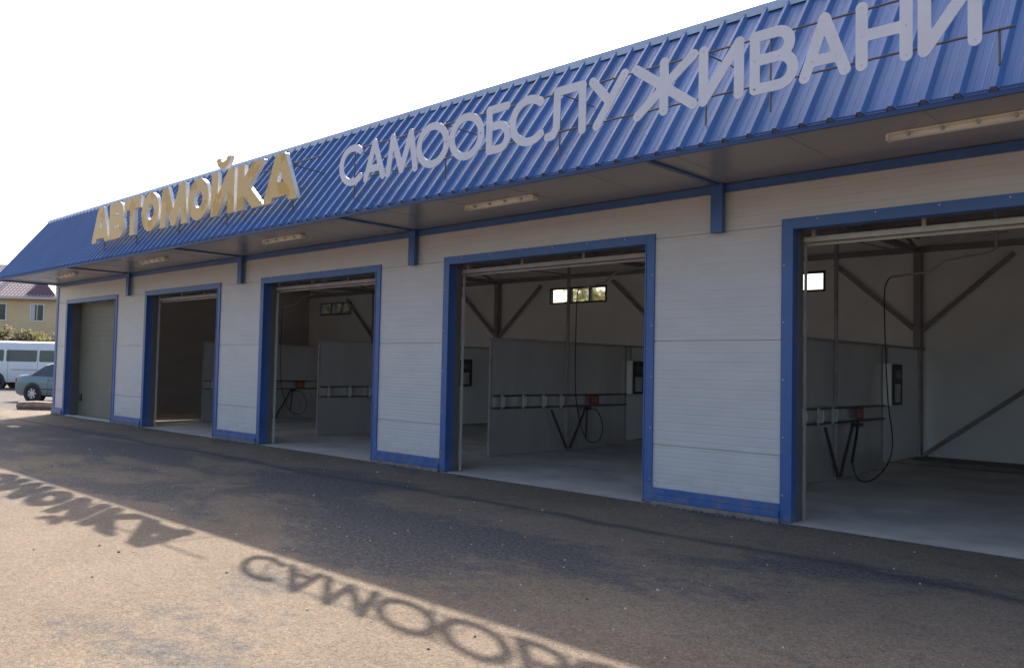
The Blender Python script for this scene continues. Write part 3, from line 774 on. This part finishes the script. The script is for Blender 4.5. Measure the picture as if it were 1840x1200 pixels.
def loft_vehicle(root, st, glass, paint, names):
    """st: list of (x, [(y,z)...]) right-half sections; glass: set of (station index, point index) faces"""
    m_ = len(st[0][1]); body = MB(); gl = {}
    for sgn in (1, -1):
        for i in range(len(st)-1):
            for k in range(m_-1):
                P = [(st[i][0], sgn*st[i][1][k][0], st[i][1][k][1]), (st[i+1][0], sgn*st[i+1][1][k][0], st[i+1][1][k][1]),
                     (st[i+1][0], sgn*st[i+1][1][k+1][0], st[i+1][1][k+1][1]), (st[i][0], sgn*st[i][1][k+1][0], st[i][1][k+1][1])]
                f = (0, 1, 2, 3) if sgn < 0 else (3, 2, 1, 0)
                g_ = glass.get((i, k))
                if g_ is None: body.add(P, [f])
                else:
                    if g_ in ('windscreen', 'rear_window'): key = (g_, 0)
                    else: key = (g_, sgn)
                    gl.setdefault(key, MB()).add(P, [f])
        for e, rev in ((0, False), (len(st)-1, True)):
            P = [(st[e][0], sgn*y, z) for y, z in st[e][1]]+[(st[e][0], 0, st[e][1][0][1])]
            f = tuple(range(len(P))); body.add(P, [f if (sgn > 0) != rev else f[::-1]])
    bo = body.build('body', paint, root)
    import bmesh
    bm = bmesh.new(); bm.from_mesh(bo.data); bmesh.ops.remove_doubles(bm, verts=bm.verts, dist=.001); bmesh.ops.recalc_face_normals(bm, faces=bm.faces); bm.to_mesh(bo.data); bm.free()
    for p in bo.data.polygons: p.use_smooth = True
    try: bo.data.set_sharp_from_angle(angle=math.radians(32))
    except Exception: pass
    for (nm, s), mb in gl.items(): mb.build(names.get(nm, nm), GLASS, root)
    return bo
def sec(w, zb, belt, gtop, gw, low=.20):
    # lower body then greenhouse
    return [(0, low), (w*.80, low), (w*.95, low+.06), (w, low+.25), (w, belt-.22), (w*.975, belt-.05), (w*.93, belt), (gw, gtop), (gw*.86, gtop+(.035 if gtop > belt+.1 else .012)), (0, gtop+(.055 if gtop > belt+.1 else .03))]
car = empty('parked_car', (-33.28, 3.12, 0), math.atan2(.50, .866), label='pale silver blue sedan parked behind the left corner of the car wash', cat='car')
st = [(-2.20, sec(.62, 0, .72, .74, .55, .34)), (-2.14, sec(.76, 0, .86, .90, .66, .26)), (-2.02, sec(.82, 0, .93, .97, .70, .22)), (-1.62, sec(.85, 0, .95, 1.0, .74)), (-1.46, sec(.86, 0, .95, 1.03, .72)),
      (-.98, sec(.865, 0, .94, 1.33, .60)), (-.72, sec(.865, 0, .935, 1.40, .58)), (-.60, sec(.865, 0, .93, 1.405, .58)), (.12, sec(.865, 0, .92, 1.43, .58)), (.20, sec(.865, 0, .92, 1.43, .58)), (.72, sec(.865, 0, .90, 1.37, .58)),
      (1.28, sec(.86, 0, .90, .96, .70)), (1.9, sec(.82, 0, .80, .85, .66)), (2.12, sec(.76, 0, .70, .74, .60, .24)), (2.25, sec(.62, 0, .58, .60, .5, .30))]
gl = {(4, 8): 'rear_window', (10, 8): 'windscreen', (10, 6): 'quarter_window'}
gl = {(5, 6): 'side_window', (6, 6): 'side_window', (7, 6): 'side_window', (9, 6): 'front_side_window', (4, 8): 'rear_window', (10, 8): 'windscreen', (4, 6): 'rear_quarter_window'}
bo = loft_vehicle(car, st, gl, CARPAINT, {'front_side_window': 'side_window', 'rear_quarter_window': 'side_window'})
for xx in (-1.28, 1.32):
    for s in (1, -1):
        ar = MB(); ar.tube([(xx, s*.60, .33), (xx, s*.868, .33)], .385, 28); ar.build('wheel_arch', BLACKP, car)
        wheel(car, xx, s*.80, .315, .20, s)
for s in (1, -1):
    MB().box(-2.12, -1.93, min(s*.60, s*.80), max(s*.60, s*.80), .70, .88).build('tail_lamp', REDLAMP, car, bevel=.03)
    MB().box(1.95, 2.17, min(s*.50, s*.77), max(s*.50, s*.77), .58, .72).build('headlight', GLASS, car, bevel=.03)
    MB().box(-.58, -.42, min(s*.86, s*.885), max(s*.86, s*.885), .80, .83).build('door_handle', CARPAINT, car, bevel=.006)
    MB().box(.32, .48, min(s*.86, s*.885), max(s*.86, s*.885), .80, .83).build('door_handle', CARPAINT, car, bevel=.006)
    MB().box(-.62, -.61, min(s*.862, s*.868), max(s*.862, s*.868), .30, .90).box(.14, .15, min(s*.862, s*.868), max(s*.862, s*.868), .30, .90).box(-.9, 1.0, min(s*.862, s*.874), max(s*.862, s*.874), .46, .50).build('door_seam', BLACKP, car)

van = empty('parked_van', (-50.05, 5.40, 0), math.atan2(.686, .727)+math.pi, label='white passenger minibus with dark side windows parked beyond the sedan', cat='van')
def vs_(w, top, low=.34, sh=1.30): return [(0, low), (w*.92, low), (w, low+.15), (w, sh), (w*.975, sh+.10), (w*.93, top-.22), (w*.86, top-.06), (w*.62, top), (0, top+.03)]
st = [(-4.25, vs_(.94, 2.40)), (-4.22, vs_(.97, 2.44)), (-4.0, vs_(.985, 2.46)), (.2, vs_(.985, 2.46)), (.45, vs_(.98, 2.36)), (.95, vs_(.96, 1.62, .34, 1.15)), (1.25, vs_(.90, 1.30, .34, .95)), (1.42, vs_(.80, 1.0, .38, .75))]
loft_vehicle(van, st, {(4, 6): 'windscreen', (4, 7): 'windscreen'}, VANPAINT, {})
def vwin(x0, x1, z0=1.42, z1=2.02, s=1):
    w = .985
    def Y(z): return s*(w*(.975+(z-1.40)/(2.24-1.40)*(-.045))+.006)
    mb = MB(); n = 6; pts = []
    r = .07
    for cx, cz, a0 in ((x1-r, z0+r, -90), (x1-r, z1-r, 0), (x0+r, z1-r, 90), (x0+r, z0+r, 180)):
        for q in range(5): a = math.radians(a0+q*22.5); pts.append((cx+r*math.cos(a), cz+r*math.sin(a)))
    V = [(x, Y(z), z) for x, z in pts]+[(x, Y(z)-s*.02, z) for x, z in pts]; N = len(pts)
    f = tuple(range(N)); mb.add(V, [f if s < 0 else f[::-1]]+[(i, (i+1) % N, N+(i+1) % N, N+i) for i in range(N)])
    return mb.build('side_window', GLASS, van)
for s in (1, -1):
    for x0, x1 in ((-.35, .42), (-2.07, -.48), (-3.10, -2.20), (-3.98, -3.20)): vwin(x0, x1, s=s)
    MB().box(-2.2, -.8, min(s*.975, s*1.0), max(s*.975, s*1.0), .98, 1.02).build('slide_track', mat('grey_track', (.3, .3, .32), .5), van)
    for xx in (0.0, -3.35):
        MB().tube([(xx, s*.7, .40), (xx, s*1.0, .40)], .47, 28).build('wheel_arch', BLACKP, van)
        wheel(van, xx, s*.92, .34, .22, s)
    MB().box(-.60, -.592, min(s*.984, s*.99), max(s*.984, s*.99), .45, 2.1).box(-2.14, -2.132, min(s*.984, s*.99), max(s*.984, s*.99), .45, 2.1).build('door_seam', BLACKP, van)
    MB().box(-1.55, -1.42, min(s*.98, s*1.01), max(s*.98, s*1.01), .70, .74).build('door_handle', BLACKP, van)
    MB().box(-4.28, -4.20, min(s*.80, s*.95), max(s*.80, s*.95), .8, 1.2).build('tail_lamp', REDLAMP, van)

# ------------------------------------------------------------------ yellow house
hs = empty('yellow_house', (-84.78, 14.42, 0), math.atan2(.686+.03, .727-.03), label='ochre two storey house with pinkish tiled roof behind the van', cat='house')
HW = 7.0
MB().box(-14, 16, 0, 10, 0, HW).build('wall', OCHRE, hs)
rm = MB(); e = .55
A = [(-14-e, -e, HW+.05), (16+e, -e, HW+.05), (16+e, 10+e, HW+.05), (-14-e, 10+e, HW+.05), (-9, 5, HW+3.5), (11, 5, HW+3.5)]
rm.add(A, [(0, 1, 5, 4), (1, 2, 5), (2, 3, 4, 5), (3, 0, 4), (3, 2, 1, 0)])
ro = rm.build('roof', TILE, hs)
MB().box(-14-e, 16+e, -e-.05, -e+.02, HW-.14, HW+.06).build('gutter', mat('white_gutter', (.55, .5, .45), .6), hs)
dm = MB(); dm.add([(2.2, -.2, HW+.3), (4.8, -.2, HW+.3), (3.5, 2.6, HW+2.3), (3.5, .2, HW+1.7)], [(0, 1, 3), (1, 2, 3), (2, 0, 3), (0, 2, 1)])
dm.build('dormer', mat('dark_dormer', (.16, .09, .10), .6), hs)
MB().box(2.0, 2.5, 1.6, 2.2, HW+.7, HW+2.1).build('chimney', mat('pale_chimney', (.6, .58, .55), .8), ro)
MB().box(-.9, -.4, 3.2, 3.8, HW+1.7, HW+3.2).build('chimney', mat('pale_chimney', (.6, .58, .55), .8), ro)
for zz in (4.98, 1.5):
    for x0, x1 in ((-4.6, -3.0), (-.8, .8 - .35), (2.62, 3.75), (6.3, 7.5)):
        f = MB(); f.box(x0-.06, x1+.06, -.06, -.0, zz-.06, zz+1.50); fo = f.build('window', WHITEPVC, hs)
        MB().box(x0+.03, (x0+x1)/2-.03, -.065, -.059, zz+.02, zz+1.42).box((x0+x1)/2+.03, x1-.03, -.065, -.059, zz+.02, zz+1.42).build('pane', GLASS, fo)
        MB().box(x0+.05, x0+.38, -.069, -.0655, zz+.05, zz+1.40).build('curtain', mat('pale_curtain', (.55, .53, .50), .9), fo)

# ------------------------------------------------------------------ vegetation
def leaves(mb, c, R, n, size, rnd, squash=.8, clumps=9):
    cs = []
    for _ in range(clumps):
        d = Vector((rnd.gauss(0, 1), rnd.gauss(0, 1), rnd.gauss(0, .8))).normalized()*R*rnd.uniform(.25, .72)
        cs.append((Vector(c)+Vector((d.x, d.y, d.z*squash)), R*rnd.uniform(.26, .48)))
    for i in range(n):
        cc, rr = cs[rnd.randrange(clumps)]
        d = Vector((rnd.gauss(0, 1), rnd.gauss(0, 1), rnd.gauss(0, 1))).normalized()*rr*(rnd.random()**.4)
        p = cc+Vector((d.x, d.y, d.z*squash)); s = size*rnd.uniform(.6, 1.3)
        a = Vector((rnd.gauss(0, 1), rnd.gauss(0, 1), rnd.gauss(0, 1))).normalized(); b = a.cross(Vector((rnd.gauss(0, 1), rnd.gauss(0, 1), rnd.gauss(0, 1)))).normalized()
        mb.add([p-a*s, p+b*s*.55, p+a*s, p-b*s*.55], [(0, 1, 2, 3)])
def tree(name, loc, h, R, n, size, lm, seed, label, cat='tree', group=None, trunk=.35):
    rnd = random.Random(seed); r = empty(name, loc, label=label, cat=cat, group=group)
    tb = MB(); th = h-R*1.2
    base = [(0, 0, -.1), (rnd.uniform(-.1, .1), rnd.uniform(-.1, .1), th*.5), (rnd.uniform(-.2, .2), rnd.uniform(-.2, .2), max(th, .2)), (0, 0, h-R*.5)]
    t0 = h*.028*(trunk/.35)
    tb.tube(base, [t0, t0*.8, t0*.55, t0*.2], 8)
    for k in range(7):
        a = k*2.4+rnd.random(); zz = th*rnd.uniform(.75, 1.1); q = R*rnd.uniform(.5, .8)
        tb.tube([(0, 0, zz), (math.cos(a)*q*.5, math.sin(a)*q*.5, zz+q*.35), (math.cos(a)*q, math.sin(a)*q, zz+q*.75)], [t0*.4, t0*.25, t0*.08], 6)
    tb.build('trunk', BARK, r)
    cr = MB(); leaves(cr, (0, 0, h-R*.85), R, n, size, rnd, clumps=14); cr.build('crown', lm, r)
    return r
def at(x, y): return (x, y, 0)
# shrubs between the van and the house
tree('shrub', (-73.4, 12.8, 0), 4.75, 2.0, 4200, .11, LEAF_B, 1, 'brownish leafy shrub under the upstairs window of the yellow house', 'shrub', trunk=.2)
tree('shrub', (-71.9, 14.6, 0), 4.35, 1.8, 3800, .10, LEAF_Y, 2, 'bright yellow green shrub nearest the blue building corner', 'shrub', trunk=.2)
tree('shrub', (-75.2, 10.9, 0), 4.1, 1.7, 3000, .10, LEAF_Y, 3, 'yellow green shrub at the left picture edge behind the van', 'shrub', trunk=.2)
# tall tree behind the house, and trees behind the car wash seen in its rear windows
tree('pale_tree', (-24.0, 22, 0), 6.5, 2.0, 1300, .12, LEAF_Y, 6, 'yellowish tree showing through the small rear window above the whole grey divider')
tree('green_tree', (-44.5, 22, 0), 6.9, 2.2, 2200, .25, LEAF_G, 7, 'green tree outside, showing through the rear window of the third doorway')

# ------------------------------------------------------------------ small things
ks = MB(); rnd = random.Random(4)
ks.tube([(0, 0, .10), (.4, .35, .11), (1.0, .85, .10), (1.5, 1.3, .11)], [.15, .17, .16, .14], 7)
ko = ks.build('kerb_stone', STONE, loc=(-29.3, -.05, 0)); tag(ko, 'low reddish kerb stone lying beside the left corner of the building', 'stone')
wr = MB(); a = Vector((-58, 4.2, 9.6)); b = Vector((-50.5, 14.5, 7.0)); wr.tube([a.lerp(b, t/8)+Vector((0, 0, -.25*math.sin(math.pi*t/8))) for t in range(9)], .018, 5)
tag(wr.build('overhead_wire', WIREM), 'thin overhead wire crossing the pale sky at the left edge', 'wire')
# loose stones
gv = MB(); rnd = random.Random(11)
for _ in range(420):
    x = rnd.uniform(-16, 1.5); y = rnd.uniform(-8.3, -.3) if rnd.random() < .8 else rnd.uniform(-6, -3); s = rnd.uniform(.003, .011)*(1 if rnd.random() < .93 else 1.7)
    if (x > -1 and y < -7): continue
    p = [(x+s*math.cos(a)*rnd.uniform(.7, 1.3), y+s*math.sin(a)*rnd.uniform(.7, 1.3), .001) for a in (0, 1.2, 2.5, 3.7, 5.0)]
    q = [(x+(c[0]-x)*.6, y+(c[1]-y)*.6, s*.9) for c in p]
    gv.add(p+q, [(0, 1, 6, 5), (1, 2, 7, 6), (2, 3, 8, 7), (3, 4, 9, 8), (4, 0, 5, 9), (5, 6, 7, 8, 9)], 0 if rnd.random() < .7 else 1)
for a_, b_ in piers:
    for _ in range(int((b_-a_)*70)):
        x = rnd.uniform(a_, b_); y = -.055-abs(rnd.gauss(0, .05)); s = rnd.uniform(.006, .022)
        p = [(x+s*math.cos(a)*rnd.uniform(.7, 1.3), y+s*math.sin(a)*rnd.uniform(.7, 1.3), .001) for a in (0, 1.2, 2.5, 3.7, 5.0)]
        q = [(x+(c[0]-x)*.5, y+(c[1]-y)*.5, s*.8) for c in p]
        gv.add(p+q, [(0, 1, 6, 5), (1, 2, 7, 6), (2, 3, 8, 7), (3, 4, 9, 8), (4, 0, 5, 9), (5, 6, 7, 8, 9)], rnd.choice((1, 2, 2)))
tag(gv.build('gravel', [mat('pale_chip', (.50, .45, .38), .8), mat('dark_chip', (.08, .06, .05), .8), mat('rubble_crumb', (.17, .15, .135), .9)]), 'tiny loose stones scattered over the dusty asphalt', 'gravel', kind='stuff')
